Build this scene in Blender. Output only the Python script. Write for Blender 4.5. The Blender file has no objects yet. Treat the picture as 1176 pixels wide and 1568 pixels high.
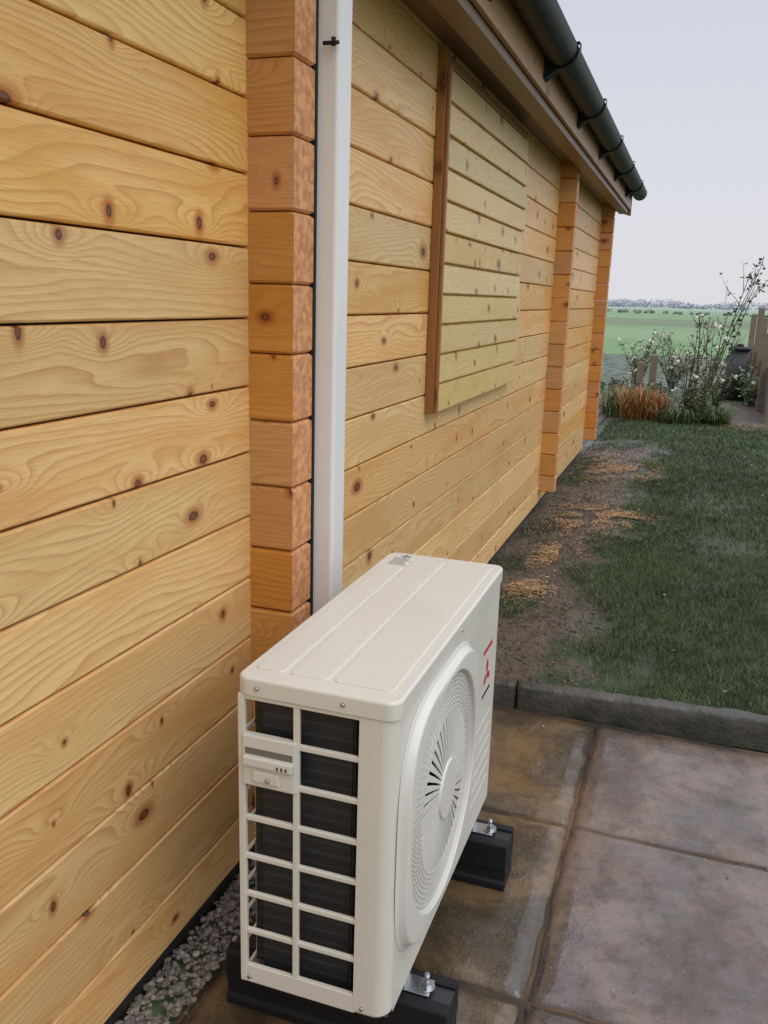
import bpy, math, random, bmesh
import numpy as np
from mathutils import Vector, Matrix, noise as mn
random.seed(7); rng=np.random.default_rng(7)
S=bpy.context.scene; COL=S.collection
R=random.uniform
# ------------------------------------------------------------------ helpers
def empty(name):
    o=bpy.data.objects.new(name,None); COL.objects.link(o); return o
class G:
    def __init__(s,name,kind='mat'):
        if kind=='mat':
            s.mat=bpy.data.materials.new(name); s.mat.use_nodes=True; s.nt=s.mat.node_tree
            s.b=s.nt.nodes['Principled BSDF']; s.out=s.nt.nodes['Material Output']
    def n(s,t,**k):
        x=s.nt.nodes.new(t)
        for a,b in k.items(): setattr(x,a,b)
        return x
    def set(s,sock,v):
        if isinstance(v,bpy.types.NodeSocket): s.nt.links.new(v,sock)
        elif isinstance(v,(tuple,list)):
            v=tuple(v)
            if len(sock.default_value)==4 and len(v)==3: v=v+(1,)
            sock.default_value=v
        else: sock.default_value=v
    def m(s,op,a,b=None,c=None,clamp=False):
        x=s.n('ShaderNodeMath',operation=op,use_clamp=clamp); s.set(x.inputs[0],a)
        if b is not None: s.set(x.inputs[1],b)
        if c is not None: s.set(x.inputs[2],c)
        return x.outputs[0]
    def ss(s,v,a,b,lo=0.,hi=1.):
        x=s.n('ShaderNodeMapRange',interpolation_type='SMOOTHSTEP'); s.set(x.inputs[0],v)
        for i,q in enumerate((a,b,lo,hi)): s.set(x.inputs[i+1],q)
        return x.outputs[0]
    def comb(s,x,y,z=0.):
        c=s.n('ShaderNodeCombineXYZ'); s.set(c.inputs[0],x);s.set(c.inputs[1],y);s.set(c.inputs[2],z); return c.outputs[0]
    def sep(s,v):
        c=s.n('ShaderNodeSeparateXYZ'); s.set(c.inputs[0],v); return c.outputs
    def noise(s,vec,scale=1.,det=2.,rough=.5,dist=0.,dim='3D'):
        x=s.n('ShaderNodeTexNoise',noise_dimensions=dim); s.set(x.inputs['Vector'],vec); x.inputs['Scale'].default_value=scale
        x.inputs['Detail'].default_value=det; x.inputs['Roughness'].default_value=rough; x.inputs['Distortion'].default_value=dist
        return x.outputs[0]
    def mix(s,f,a,b,bt='MIX'):
        x=s.n('ShaderNodeMix',data_type='RGBA',blend_type=bt); s.set(x.inputs[0],f); s.set(x.inputs[6],a); s.set(x.inputs[7],b); return x.outputs[2]
    def pos(s): return s.n('ShaderNodeNewGeometry').outputs['Position']
    def island(s): return s.n('ShaderNodeNewGeometry').outputs['Random Per Island']
    def bump(s,h,st=.3,dist=.002):
        x=s.n('ShaderNodeBump'); s.set(x.inputs['Height'],h); x.inputs['Strength'].default_value=st; x.inputs['Distance'].default_value=dist
        s.nt.links.new(x.outputs[0],s.b.inputs['Normal'])
    def fin(s,col=None,rough=None,**k):
        if col is not None: s.set(s.b.inputs['Base Color'],col)
        if rough is not None: s.set(s.b.inputs['Roughness'],rough)
        for a,v in k.items(): s.set(s.b.inputs[a.replace('_',' ')],v)
        return s.mat
class MB:
    def __init__(s): s.v=[];s.f=[];s.uv=[];s.r=[];s.mi=[]
    def quad(s,pts,uvs=None,r=0.,mi=0):
        i=len(s.v); s.v+= [tuple(p) for p in pts]; s.f.append(tuple(range(i,i+len(pts))))
        s.uv.append(uvs or [(p[1],p[2]) for p in pts]); s.r.append(r); s.mi.append(mi)
    def box(s,x0,x1,y0,y1,z0,z1,along='y',r=None,mi=0,mi_end=None):
        r=R(0,1) if r is None else r; ou,ov=R(0,60),R(0,60)
        ax={'x':0,'y':1,'z':2}[along]
        def uvf(p,n):
            o=[a for a in range(3) if a!=ax and a!=n]
            if n==ax: o2=[a for a in range(3) if a!=ax]; return (p[o2[0]]+ou,p[o2[1]]+ov)
            return (p[ax]+ou,p[o[0]]+ov+n*.37)
        P=[(x,y,z) for x in(x0,x1) for y in(y0,y1) for z in(z0,z1)]
        for n,idx in ((0,(0,1,3,2)),(0,(4,6,7,5)),(1,(0,4,5,1)),(1,(2,3,7,6)),(2,(0,2,6,4)),(2,(1,5,7,3))):
            pts=[P[i] for i in idx]
            s.quad(pts,[uvf(p,n) for p in pts],r,(mi_end if (mi_end is not None and n==ax) else mi))
    def obj(s,name,mats,parent=None,smooth=False,bevel=0.,merge=False):
        me=bpy.data.meshes.new(name); me.from_pydata(s.v,[],s.f)
        ul=me.uv_layers.new(name='UVMap'); flat=[c for f in s.uv for uv in f for c in uv]
        ul.data.foreach_set('uv',flat)
        at=me.attributes.new('rnd','FLOAT','FACE'); at.data.foreach_set('value',s.r)
        me.polygons.foreach_set('material_index',s.mi)
        if smooth: me.polygons.foreach_set('use_smooth',[True]*len(s.f))
        for m in (mats if isinstance(mats,list) else [mats]): me.materials.append(m)
        me.update()
        o=bpy.data.objects.new(name,me); COL.objects.link(o)
        if parent: o.parent=parent
        if merge or bevel:
            w=o.modifiers.new('w','WELD'); w.merge_threshold=1e-5
        if bevel:
            b=o.modifiers.new('b','BEVEL'); b.width=bevel; b.segments=2; b.limit_method='ANGLE'
        return o
def meshobj(name,v,f,mats,parent=None,smooth=False):
    me=bpy.data.meshes.new(name); me.from_pydata([tuple(p) for p in v],[],f)
    for m in (mats if isinstance(mats,list) else [mats]): me.materials.append(m)
    if smooth: me.polygons.foreach_set('use_smooth',[True]*len(me.polygons))
    me.update(); o=bpy.data.objects.new(name,me); COL.objects.link(o)
    if parent: o.parent=parent
    return o
def wn(o,ang=38):
    o.data.polygons.foreach_set('use_smooth',[True]*len(o.data.polygons))
    o.data.set_sharp_from_angle(angle=math.radians(ang))
    w=o.modifiers.new('wn','WEIGHTED_NORMAL'); w.weight=100; w.keep_sharp=True; return o
def rrloop(x0,x1,y0,y1,r,n=6):
    L=[]
    for cx,cy,a0 in ((x1-r,y1-r,0),(x0+r,y1-r,90),(x0+r,y0+r,180),(x1-r,y0+r,270)):
        for i in range(n+1):
            a=math.radians(a0+90*i/n); L.append((cx+r*math.cos(a),cy+r*math.sin(a)))
    return L
def rrprism(name,x0,x1,y0,y1,z0,z1,r,bev,mat,parent,n=6,bn=4):
    rings=[(0,z0)]+[(bev*(1-math.cos(t)),z1-bev+bev*math.sin(t)) for t in [math.pi/2*i/bn for i in range(bn+1)]]
    V=[];F=[];m=0
    for ins,z in rings:
        L=rrloop(x0+ins,x1-ins,y0+ins,y1-ins,max(r-ins,.0005),n); m=len(L); V+=[(a,b,z) for a,b in L]
    for k in range(len(rings)-1):
        for i in range(m):
            j=(i+1)%m; F.append((k*m+i,k*m+j,(k+1)*m+j,(k+1)*m+i))
    F.append(tuple(range((len(rings)-1)*m,len(rings)*m))); F.append(tuple(reversed(range(m))))
    return wn(meshobj(name,V,F,mat,parent))
def cyl(name,c,axis,r,h,mat,parent=None,n=20,smooth=True,r2=None):
    r2=r if r2 is None else r2
    a=Vector(axis).normalized(); t=a.orthogonal().normalized(); b=a.cross(t); c=Vector(c); V=[];F=[]
    for k,(rr,hh) in enumerate(((r,0),(r2,h))):
        for i in range(n):
            q=2*math.pi*i/n; V.append(c+a*hh+t*math.cos(q)*rr+b*math.sin(q)*rr)
    for i in range(n): F.append((i,(i+1)%n,n+(i+1)%n,n+i))
    F.append(tuple(reversed(range(n))));F.append(tuple(range(n,2*n)))
    o=meshobj(name,V,F,mat,parent)
    if smooth and n>8: o.data.polygons.foreach_set('use_smooth',[len(p.vertices)==4 for p in o.data.polygons])
    return o
# ------------------------------------------------------------------ materials
def wood_mat(name,light,dark,knotc=(.11,.036,.014),ring=58,amp=9.5,rough=.42,line=.85,kscale=1.,vary=.20,bump=.25,kon=.30,blot=None):
    g=G(name); uv=g.n('ShaderNodeUVMap',uv_map='UVMap').outputs[0]; u,v,_=g.sep(uv)
    a=g.n('ShaderNodeAttribute',attribute_name='rnd').outputs['Fac']
    n1=g.noise(g.comb(g.m('MULTIPLY',u,1.4),g.m('MULTIPLY',v,7.5)),1.,1.,.4,dim='2D')
    n2=g.noise(g.comb(g.m('MULTIPLY',u,7.),g.m('MULTIPLY',v,30.)),1.,1.,.5,dim='2D')
    sx,sy=3.5/kscale,6.8/kscale
    vo=g.n('ShaderNodeTexVoronoi',voronoi_dimensions='2D',feature='F1'); g.set(vo.inputs['Vector'],g.comb(g.m('MULTIPLY',u,sx),g.m('MULTIPLY',v,sy))); vo.inputs['Scale'].default_value=1.
    px,py,_=g.sep(vo.outputs['Position']); cr,cg,cb=g.sep(vo.outputs['Color'])
    du=g.m('SUBTRACT',u,g.m('DIVIDE',px,sx)); dv=g.m('SUBTRACT',v,g.m('DIVIDE',py,sy)); dv2=g.m('MULTIPLY',dv,dv)
    wob=g.m('MULTIPLY',g.m('SUBTRACT',n2,.5),.008)
    asp=g.m('ADD',.55,g.m('MULTIPLY',g.m('POWER',cb,2.),1.5)); ad=g.m('MULTIPLY',du,asp)
    rr=g.m('ADD',g.m('SQRT',g.m('MULTIPLY_ADD',ad,ad,dv2)),wob)
    ud=g.m('MULTIPLY',du,.38)
    rl2=g.m('MULTIPLY_ADD',ud,ud,dv2)
    on=g.m('GREATER_THAN',cr,kon)
    rk=g.m('ADD',g.m('MULTIPLY',g.m('POWER',cg,1.6),.0105),.0035)
    defl=g.m('MULTIPLY',g.m('EXPONENT',g.m('MULTIPLY',rl2,-1./(.026**2))),g.m('MULTIPLY',on,3.6))
    F=g.m('ADD',g.m('ADD',g.m('MULTIPLY',v,float(ring)),g.m('MULTIPLY',n1,float(amp))),g.m('ADD',defl,g.m('MULTIPLY',n2,.5)))
    t=g.m('FRACT',F)
    ln=g.m('MULTIPLY',g.m('POWER',t,3.),g.ss(t,.92,1.,1.,0.))
    bl=g.noise(g.comb(g.m('MULTIPLY',u,1.4),g.m('MULTIPLY',v,9.),7.),1.,2.,.6,dim='2D')
    lm=g.m('MULTIPLY',ln,g.ss(bl,.3,.7,1.,.45))
    blot=blot or (dark[0]*1.25,dark[1]*1.45,dark[2]*1.4)
    base=g.mix(g.ss(bl,.40,.72,0.,.6),light,blot)
    base=g.mix(g.m('MULTIPLY',g.m('POWER',t,1.5),.18),base,blot)
    col=g.mix(g.m('MULTIPLY',lm,line),base,dark)
    fib=g.noise(g.comb(g.m('MULTIPLY',u,14.),g.m('MULTIPLY',v,520.)),1.,1.,.6,dim='2D')
    col=g.mix(g.ss(fib,.35,.8,0.,.28),col,tuple(c*.72 for c in dark))
    halo=g.m('MULTIPLY',g.ss(rr,g.m('MULTIPLY',rk,1.),g.m('MULTIPLY',rk,3.0),.85,0.),on)
    col=g.mix(halo,col,(dark[0]*.80,dark[1]*.58,dark[2]*.45))
    core=g.m('MULTIPLY',g.ss(rr,g.m('MULTIPLY',rk,.75),g.m('MULTIPLY',rk,1.15),1.,0.),on)
    kin=g.mix(g.ss(rr,g.m('MULTIPLY',rk,.25),g.m('MULTIPLY',rk,.95)),(knotc[0]*1.9,knotc[1]*1.9,knotc[2]*1.8),tuple(c*.5 for c in knotc))
    col=g.mix(g.m('MULTIPLY',core,.95),col,kin)
    hs=g.n('ShaderNodeHueSaturation'); g.set(hs.inputs['Color'],col)
    g.set(hs.inputs['Value'],g.m('ADD',g.m('MULTIPLY',a,vary),1.-vary*.5)); g.set(hs.inputs['Hue'],g.m('ADD',g.m('MULTIPLY',g.m('FRACT',g.m('MULTIPLY',a,7.3)),-.011),.508))
    g.set(hs.inputs['Saturation'],g.m('ADD',g.m('MULTIPLY',g.m('FRACT',g.m('MULTIPLY',a,3.7)),.16),.90))
    g.bump(fib,bump,.0008)
    return g.fin(hs.outputs[0],rough)
M_wall=wood_mat('spruce_boards',(.88,.555,.215),(.58,.235,.056))
M_post=wood_mat('spruce_crosslog',(.66,.305,.088),(.45,.165,.038),kscale=.9)
M_shut=wood_mat('treated_boards',(.74,.52,.21),(.50,.29,.09),kscale=.75,line=.7,vary=.15,kon=.25)
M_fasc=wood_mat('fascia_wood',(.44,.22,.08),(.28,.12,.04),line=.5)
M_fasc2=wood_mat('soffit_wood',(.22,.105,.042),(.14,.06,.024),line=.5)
M_batt=wood_mat('batten_wood',(.36,.15,.05),(.22,.075,.025),line=.5)
g=G('end_grain'); p=g.pos(); nn=g.noise(p,45.,3.,.65)
M_end=g.fin(g.mix(g.ss(nn,.35,.65),(.76,.38,.17),(.52,.21,.08)),.6)
def simple(name,col,rough=.5,metal=0.,var=.08,sc=25.,bump=0.,spec=None):
    g=G(name)
    if var<=.08:
        if spec is not None: g.b.inputs['Specular IOR Level'].default_value=spec
        return g.fin(col,rough,Metallic=metal)
    nn=g.noise(g.pos(),sc,2.,.6)
    c=g.mix(nn,tuple(x*(1-var) for x in col),tuple(min(1,x*(1+var)) for x in col))
    if bump: g.bump(nn,bump,.002)
    if spec is not None: g.b.inputs['Specular IOR Level'].default_value=spec
    return g.fin(c,g.m('ADD',g.m('MULTIPLY',nn,.12),rough-.06),Metallic=metal)
M_dark=simple('black_void',(.012,.012,.012),.8)
M_plinth=simple('dark_plinth',(.03,.028,.026),.6,var=.4)
M_pvc=simple('white_pvc',(.80,.785,.77),.3)
g=G('cream_enamel'); p=g.pos(); nn=g.noise(p,5.,3.,.6); sp=g.noise(p,160.,2.,.6)
M_ac=g.fin(g.mix(g.ss(sp,.68,.74,0.,.35),g.mix(nn,(.66,.63,.55),(.72,.69,.60)),(.42,.38,.30)),g.m('ADD',.22,g.m('MULTIPLY',nn,.24)))
M_ac2=simple('cream_plastic',(.67,.65,.58),.42)
M_black=simple('black_rubber',(.010,.010,.011),.6,var=.3,bump=.2,spec=.35)
M_gut=simple('black_gutter_plastic',(.006,.009,.009),.5,spec=.22)
M_galv=simple('galvanised_steel',(.55,.57,.58),.35,1.,.2,60.)
M_red=simple('red_print',(.6,.03,.03),.5)
M_ink=simple('black_print',(.03,.03,.03),.5)
M_roof=simple('roof_felt',(.06,.06,.065),.8,var=.3,bump=.4)
g=G('coil_fins'); x,y,z=g.sep(g.pos()); fz=g.m('FRACT',g.m('MULTIPLY',z,45.)); fx=g.m('FRACT',g.m('MULTIPLY',g.m('ADD',x,y),330.))
M_coil=g.fin(g.mix(g.m('MULTIPLY',g.m('GREATER_THAN',fz,.75),.6),g.mix(g.m('GREATER_THAN',fx,.5),(.010,.010,.011),(.028,.029,.032)),(.045,.046,.05)),.5)
# ------------------------------------------------------------------ cabin
cabin=empty('log_cabin')
XW=-.926; P=.1481; Z0=1.6695; XO=-.818
ZB=.065; ZT=2.40
def wallboards(mb,zs,y0,y1,x=XW,d=.0065,c=.0065,gap=.0020,dep=.03):
    for a,b in zs:
        ou,ov,r=R(0,60),R(0,60),R(0,1); x_=x+R(-.0012,.0012)
        prof=[(x_-dep,a+gap),(x_-d,a+gap),(x_-d*.3,a+c*.55),(x_,a+c),(x_,b-c*.8),(x_-d,b-gap),(x_-dep,b-gap)]
        for i in range(len(prof)-1):
            (xa,za),(xb,zb)=prof[i],prof[i+1]
            mb.quad([(xa,y0,za),(xa,y1,za),(xb,y1,zb),(xb,y0,zb)],[(y0+ou,za+ov),(y1+ou,za+ov),(y1+ou,zb+ov),(y0+ou,zb+ov)],r)
def zlist(off,lo,hi):
    L=[];k=-12
    while True:
        a=Z0+(k+off)*P; b=a+P; k+=1
        if b<=lo+.01: continue
        if a>=hi-.01: break
        L.append((max(a,lo),min(b,hi)))
    return L
for (a,b,nm) in ((-1.6,1.78,'wall_boards_left'),(1.80,6.0,'wall_boards_middle'),(6.002,8.52,'wall_boards_right')):
    mb=MB(); wallboards(mb,zlist(0,ZB,ZT),a,b); mb.obj(nm,M_wall,cabin)
mb=MB(); mb.box(-1.0,XW-.028,-1.6,8.52,ZB,ZT,mi=0); mb.obj('wall_core',M_dark,cabin)
mb=MB(); mb.box(-4.6,XW-.035,-1.6,8.52,-.03,ZB-.002); mb.obj('plinth',M_plinth,cabin)
mb=MB()
for z0_,z1_ in zlist(0,ZB,ZT):
    mb.box(-4.6,XW-.03,8.50,8.545,z0_+.002,z1_-.002,'x'); mb.box(-4.6,XW-.03,-1.62,-1.575,z0_+.002,z1_-.002,'x'); mb.box(-4.64,-4.6,-1.62,8.545,z0_+.002,z1_-.002,'y')
mb.obj('gable_and_rear_walls',M_wall,cabin,bevel=.004)
for i,(ya,yb,zlo) in enumerate(((1.75,1.852,.15),(5.955,6.05,.15),(8.49,8.585,.15))):
    mb=MB()
    for a,b in zlist(.5,zlo,ZT):
        ou,ov,r=R(0,60),R(0,60),R(0,1); c=.007; gp=.0012
        X0=XW-.03
        prof=[(a+gp,c),(a+c,0),(b-c,0),(b-gp,c)]
        jx=R(-.0015,.0015); xo=XO+jx
        for k in range(3):
            (za,ia),(zb,ib)=prof[k],prof[k+1]
            mb.quad([(X0,ya+ia,za),(xo-ia,ya+ia,za),(xo-ib,ya+ib,zb),(X0,ya+ib,zb)],[(X0+ou,za+ov),(xo+ou,za+ov),(xo+ou,zb+ov),(X0+ou,zb+ov)],r,0)
            mb.quad([(xo-ia,ya+ia,za),(xo-ia,yb-ia,za),(xo-ib,yb-ib,zb),(xo-ib,ya+ib,zb)],None,r,1)
            mb.quad([(xo-ia,yb-ia,za),(X0,yb-ia,za),(X0,yb-ib,zb),(xo-ib,yb-ib,zb)],[(xo+ou,za+ov),(X0+ou,za+ov),(X0+ou,zb+ov),(xo+ou,zb+ov)],r,0)
        mb.quad([(X0,ya+c,a+gp),(X0,yb-c,a+gp),(xo-c,yb-c,a+gp),(xo-c,ya+c,a+gp)],None,r,0)
        mb.quad([(X0,ya+c,b-gp),(xo-c,ya+c,b-gp),(xo-c,yb-c,b-gp),(X0,yb-c,b-gp)],None,r,0)
    mb.obj('crossing_log_ends_%d'%(i+1),[M_post,M_end],cabin)
# roof
Y0R,Y1R=-1.8,8.78
sl=math.tan(math.radians(17)); XF=-.700; XR=-2.77
def roofquad(mb,xa,za,xb,zb,t):
    mb.quad([(xa,Y0R,za),(xa,Y1R,za),(xb,Y1R,zb),(xb,Y0R,zb)]); mb.quad([(xa,Y0R,za+t),(xb,Y0R,zb+t),(xb,Y1R,zb+t),(xa,Y1R,za+t)])
    mb.quad([(xa,Y0R,za),(xb,Y0R,zb),(xb,Y0R,zb+t),(xa,Y0R,za+t)]); mb.quad([(xa,Y1R,za),(xa,Y1R,za+t),(xb,Y1R,zb+t),(xb,Y1R,zb)])
    mb.quad([(xa,Y0R,za),(xa,Y0R,za+t),(xa,Y1R,za+t),(xa,Y1R,za)])
ZE=2.335
hz=ZE+(XF-XR)*sl
mb=MB(); roofquad(mb,XF-.022,ZE,XR,hz,.02); roofquad(mb,2*XR-XF,ZE,XR,hz,.02)
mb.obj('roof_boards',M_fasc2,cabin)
mb=MB(); roofquad(mb,XF+.02,ZE+.115,XR,hz+.125,.012); roofquad(mb,2*XR-XF-.02,ZE+.115,XR,hz+.125,.012); mb.obj('roof_covering',M_roof,cabin)
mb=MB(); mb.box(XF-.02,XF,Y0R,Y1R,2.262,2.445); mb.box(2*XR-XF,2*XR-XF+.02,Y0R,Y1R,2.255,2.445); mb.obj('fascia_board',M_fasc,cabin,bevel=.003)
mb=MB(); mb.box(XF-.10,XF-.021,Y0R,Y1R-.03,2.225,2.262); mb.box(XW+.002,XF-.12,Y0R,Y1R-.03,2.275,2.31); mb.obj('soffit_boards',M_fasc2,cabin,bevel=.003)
mb=MB()
for yy in (8.52,-1.6):
    mb.quad([(XW-.03,yy,ZT),(XR,yy,hz-.02),(-4.6,yy,ZT)],[(0,0),(1.8,.6),(3.6,0)],.5)
mb.obj('gable_infill',M_wall,cabin)
mb=MB()
for yy in (Y1R,Y0R-.02):
    for s_ in (0,1):
        xa=XF+.003 if s_==0 else 2*XR-XF-.003
        A=[(xa,ZE-.125),(xa,ZE+.105),(XR,hz+.105),(XR,hz-.115)]
        f=[(a,yy,b) for a,b in A]; k=[(a,yy+.02,b) for a,b in A]
        mb.quad(f,[(q[0],q[2]) for q in f],.4); mb.quad(k[::-1],[(q[0],q[2]) for q in k[::-1]],.4)
        for i in range(4): j=(i+1)%4; mb.quad([f[i],k[i],k[j],f[j]],[(0,0),(.02,0),(.02,.2),(0,.2)],.4)
mb.obj('barge_board',M_fasc,cabin)
# gutter
V=[];F=[];n=14;gx,gz,gr=-.635,2.412,.064
prof=[(gx-gr*math.cos(math.pi*i/n),gz-gr*math.sin(math.pi*i/n)) for i in range(n+1)]+[(gx+gr,gz+.012),(gx+gr-.004,gz+.012)]+[(gx+(gr-.004)*math.cos(math.pi*i/n),gz-(gr-.004)*math.sin(math.pi*i/n)) for i in range(n+1)]
ys=[Y0R,Y1R+.04]
for y in ys: V+=[(a,y,b) for a,b in prof]
m=len(prof)
for i in range(m): j=(i+1)%m; F.append((i,j,m+j,m+i))
F.append(tuple(range(n+1))); F.append(tuple(m+i for i in range(n+1)))
wn(meshobj('gutter_channel',V,F,M_gut,cabin))
V=[];F=[]
for yc in np.arange(-1.35,8.8,1.05):
    wd,ro=.050,.008
    b0=len(V); pr=[(gx-(gr+ro)*math.cos(math.pi*i/n),gz-(gr+ro)*math.sin(math.pi*i/n)) for i in range(n+1)]+[(gx+gr+ro,gz+.024),(gx+gr-.012,gz+.024),(gx+gr-.012,gz+.016),(gx+gr-.001,gz+.014)]+[(gx+(gr+.0005)*math.cos(math.pi*i/n),gz-(gr+.0005)*math.sin(math.pi*i/n)) for i in range(n+1)]
    k=len(pr)
    for y in (yc-wd/2,yc+wd/2): V+=[(a,y,b) for a,b in pr]
    for i in range(k): j=(i+1)%k; F.append((b0+i,b0+j,b0+k+j,b0+k+i))
    for q in (0,k):
        for i in range(n): F.append((b0+q+i,b0+q+i+1,b0+q+k-2-i,b0+q+k-1-i))
    b0=len(V); V+=[(XF+.001,yc-.035,gz-.11),(XF+.001,yc+.035,gz-.11),(XF+.001,yc+.035,gz+.0),(XF+.001,yc-.035,gz+.0),(gx-.01,yc-.022,gz-gr-.008),(gx-.01,yc+.022,gz-gr-.008),(gx-.03,yc-.022,gz),(gx-.03,yc+.022,gz)]
    F+=[(b0,b0+1,b0+5,b0+4),(b0,b0+4,b0+6,b0+3),(b0+1,b0+2,b0+7,b0+5)]
meshobj('gutter_brackets',V,F,M_gut,cabin)
# window shutter
ya,yb,za,zb=3.150,4.638,1.0145,2.200
sh=empty('window_shutter'); sh.parent=cabin
N=11; pz=(zb-za)/N; mb=MB()
for i in range(N):
    a=za+i*pz; b=a+pz; y1=yb+R(-.05,.03); ou,ov,r=R(0,60),R(0,60),R(0,1); xf=-.884
    pr=[(XW+.001,a),(xf,a),(xf+.001,a+.004),(xf-.004,b-.012),(xf-.014,b-.004),(xf-.016,b)]
    for k in range(len(pr)-1):
        (xa,zz),(xb,zc)=pr[k],pr[k+1]
        mb.quad([(xa,ya,zz),(xa,y1,zz),(xb,y1,zc),(xb,ya,zc)],[(ya+ou,zz+ov),(y1+ou,zz+ov),(y1+ou,zc+ov),(ya+ou,zc+ov)],r)
    for yy in (ya,y1): mb.quad([(q[0],yy,q[1]) for q in pr]+[(XW+.001,yy,b)],None,r)
mb.obj('shutter_boards',M_shut,sh)
mb=MB(); mb.box(XW+.001,-.893,3.118,3.148,za-.004,zb+.055,'z'); mb.box(-.892,-.880,3.128,3.1485,za-.002,zb+.0,'z')
mb.obj('shutter_side_batten',M_batt,sh,bevel=.002)
mb=MB(); mb.box(XW+.001,-.895,3.15,4.62,zb+.002,zb+.03,'y'); mb.obj('shutter_top_batten',M_batt,sh,bevel=.002)
# ------------------------------------------------------------------ trunking
tr=empty('pipe_trunking')
rrprism('trunking_cover',-.922,-.768,1.864,1.941,.30,2.20,.010,.003,M_pvc,tr)
mb=MB(); mb.box(-.922,-.816,1.8535,1.8635,.30,2.20,'z'); mb.obj('notch_shadow_strip',M_dark,tr)  # black strip standing in for the shadow in the log-end notches
cyl('cable_clip',(-.80,1.852,1.937),(1,0,0),.004,.035,M_black,tr); cyl('cable_clip_head',(-.775,1.848,1.930),(0,0,1),.005,.016,M_black,tr)
# ------------------------------------------------------------------ AC unit
ac=empty('air_conditioner_outdoor_unit')
x0,x1,y0,y1,zb,zt=-.666,-.382,1.208,2.008,.205,.8076
zl=.776
rrprism('top_lid',x0-.003,x1+.003,y0-.003,y1+.003,zl,zt,.024,.006,M_ac,ac)
for i,(a,b) in enumerate(((-.650,-.597),(-.587,-.517),(-.507,-.402))):
    rrprism('lid_rib_%d'%i,a,b,y0+.035,y1-.03,zt-.002,zt+.0026,.010,.0022,M_ac,ac)
xg=-.446
path=[(xg,y0)]
r=.028
for i in range(9):
    t=math.radians(-90+90*i/8); path.append((x1-r+r*math.cos(t),y0+r+r*math.sin(t)))
pathB=[]
for i in range(9):
    t=math.radians(0+90*i/8); pathB.append((x1-r+r*math.cos(t),y1-r+r*math.sin(t)))
pathB+=[(x0+.01,y1),(x0,y1-.01),(x0,y1-.22)]
for nm,pp in (('near_corner_panel',path),('far_side_panel',pathB)):
    V=[];F=[]
    for z in (zb,zb+.008,zl-.0015):
        ins=.004 if z==zb else 0
        V+=[(a-ins if nm[0]=='n' else a,b+(ins if nm[0]=='n' else 0),z) for a,b in pp]
    k=len(pp)
    for q in (0,1):
        for i in range(k-1): F.append((q*k+i,q*k+i+1,(q+1)*k+i+1,(q+1)*k+i))
    o=meshobj(nm,V,F,M_ac,ac,True)
    so=o.modifiers.new('s','SOLIDIFY'); so.thickness=.002; so.offset=-1
    w=o.modifiers.new('wn','WEIGHTED_NORMAL')
cy,cz,hr=1.482,.512,.226
ya_,yb_=y0+r,y1-r
angs=[2*math.pi*i/96 for i in range(96)]
for yy in (ya_,yb_):
    for zz in (zb,zl-.0015): angs.append(math.atan2(zz-cz,yy-cy)%(2*math.pi))
angs=sorted(set(angs))
V=[];F=[]
for a in angs:
    c,s_=math.cos(a),math.sin(a); ts=[]
    if c>1e-9: ts.append((yb_-cy)/c)
    if c<-1e-9: ts.append((ya_-cy)/c)
    if s_>1e-9: ts.append((zl-.0015-cz)/s_)
    if s_<-1e-9: ts.append((zb-cz)/s_)
    t=min(ts); V+=[(x1,cy+hr*c,cz+hr*s_),(x1,cy+t*c,cz+t*s_)]
k=len(angs)
for i in range(k): j=(i+1)%k; F.append((2*i,2*i+1,2*j+1,2*j))
meshobj('front_panel',V,F,M_ac,ac)
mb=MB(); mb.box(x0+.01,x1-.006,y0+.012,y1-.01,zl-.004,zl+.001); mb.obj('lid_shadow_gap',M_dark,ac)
def sup(a,hy,hz,e): 
    c,s_=math.cos(a),math.sin(a); q=(abs(c)**e+abs(s_)**e)**(-1/e); return hy*c*q,hz*s_*q
V=[];F=[];NB=120
prof=[('o',.256,.250,x1+.0004,3.8),('o',.2545,.2485,x1+.0025,3.8),('o',.2505,.2445,x1+.0035,3.8),('o',.2475,.2415,x1+.0050,3.8),('o',.2440,.2385,x1+.0150,3.7),('o',.2425,.2370,x1+.0172,3.7),('o',.2400,.2348,x1+.0182,3.6),('c',.2300,0,x1+.0195,2),('c',.2278,0,x1+.0185,2),('c',.2270,0,x1+.016,2),('c',.2268,0,x1-.03,2)]
for kind,hy,hz_,x,e in prof:
    for i in range(NB):
        a=2*math.pi*i/NB; dy,dz=sup(a,hy,hz_ if kind=='o' else hy,e); V.append((x,cy+dy,cz+dz))
for q in range(len(prof)-1):
    for i in range(NB): j=(i+1)%NB; F.append((q*NB+i,q*NB+j,(q+1)*NB+j,(q+1)*NB+i))
wn(meshobj('fan_bezel',V,F,M_ac2,ac),50)
V=[];F=[]
def dome(r): return x1+.010+.009*(1-(r/.226)**2)
def ringm(rad,w,d):
    b0=len(V);n=96
    for i in range(n):
        a=2*math.pi*i/n; c,s_=math.cos(a),math.sin(a)
        for (rr,xx) in ((rad-w/2,-d),(rad-w/2,0),(rad+w/2,0),(rad+w/2,-d)): V.append((dome(rad)+xx,cy+rr*c,cz+rr*s_))
    for i in range(n):
        j=(i+1)%n
        for k in range(4): l=(k+1)%4; F.append((b0+4*i+k,b0+4*i+l,b0+4*j+l,b0+4*j+k))
for q in range(9): ringm(.158+q*.0085,.0028,.003)
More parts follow.
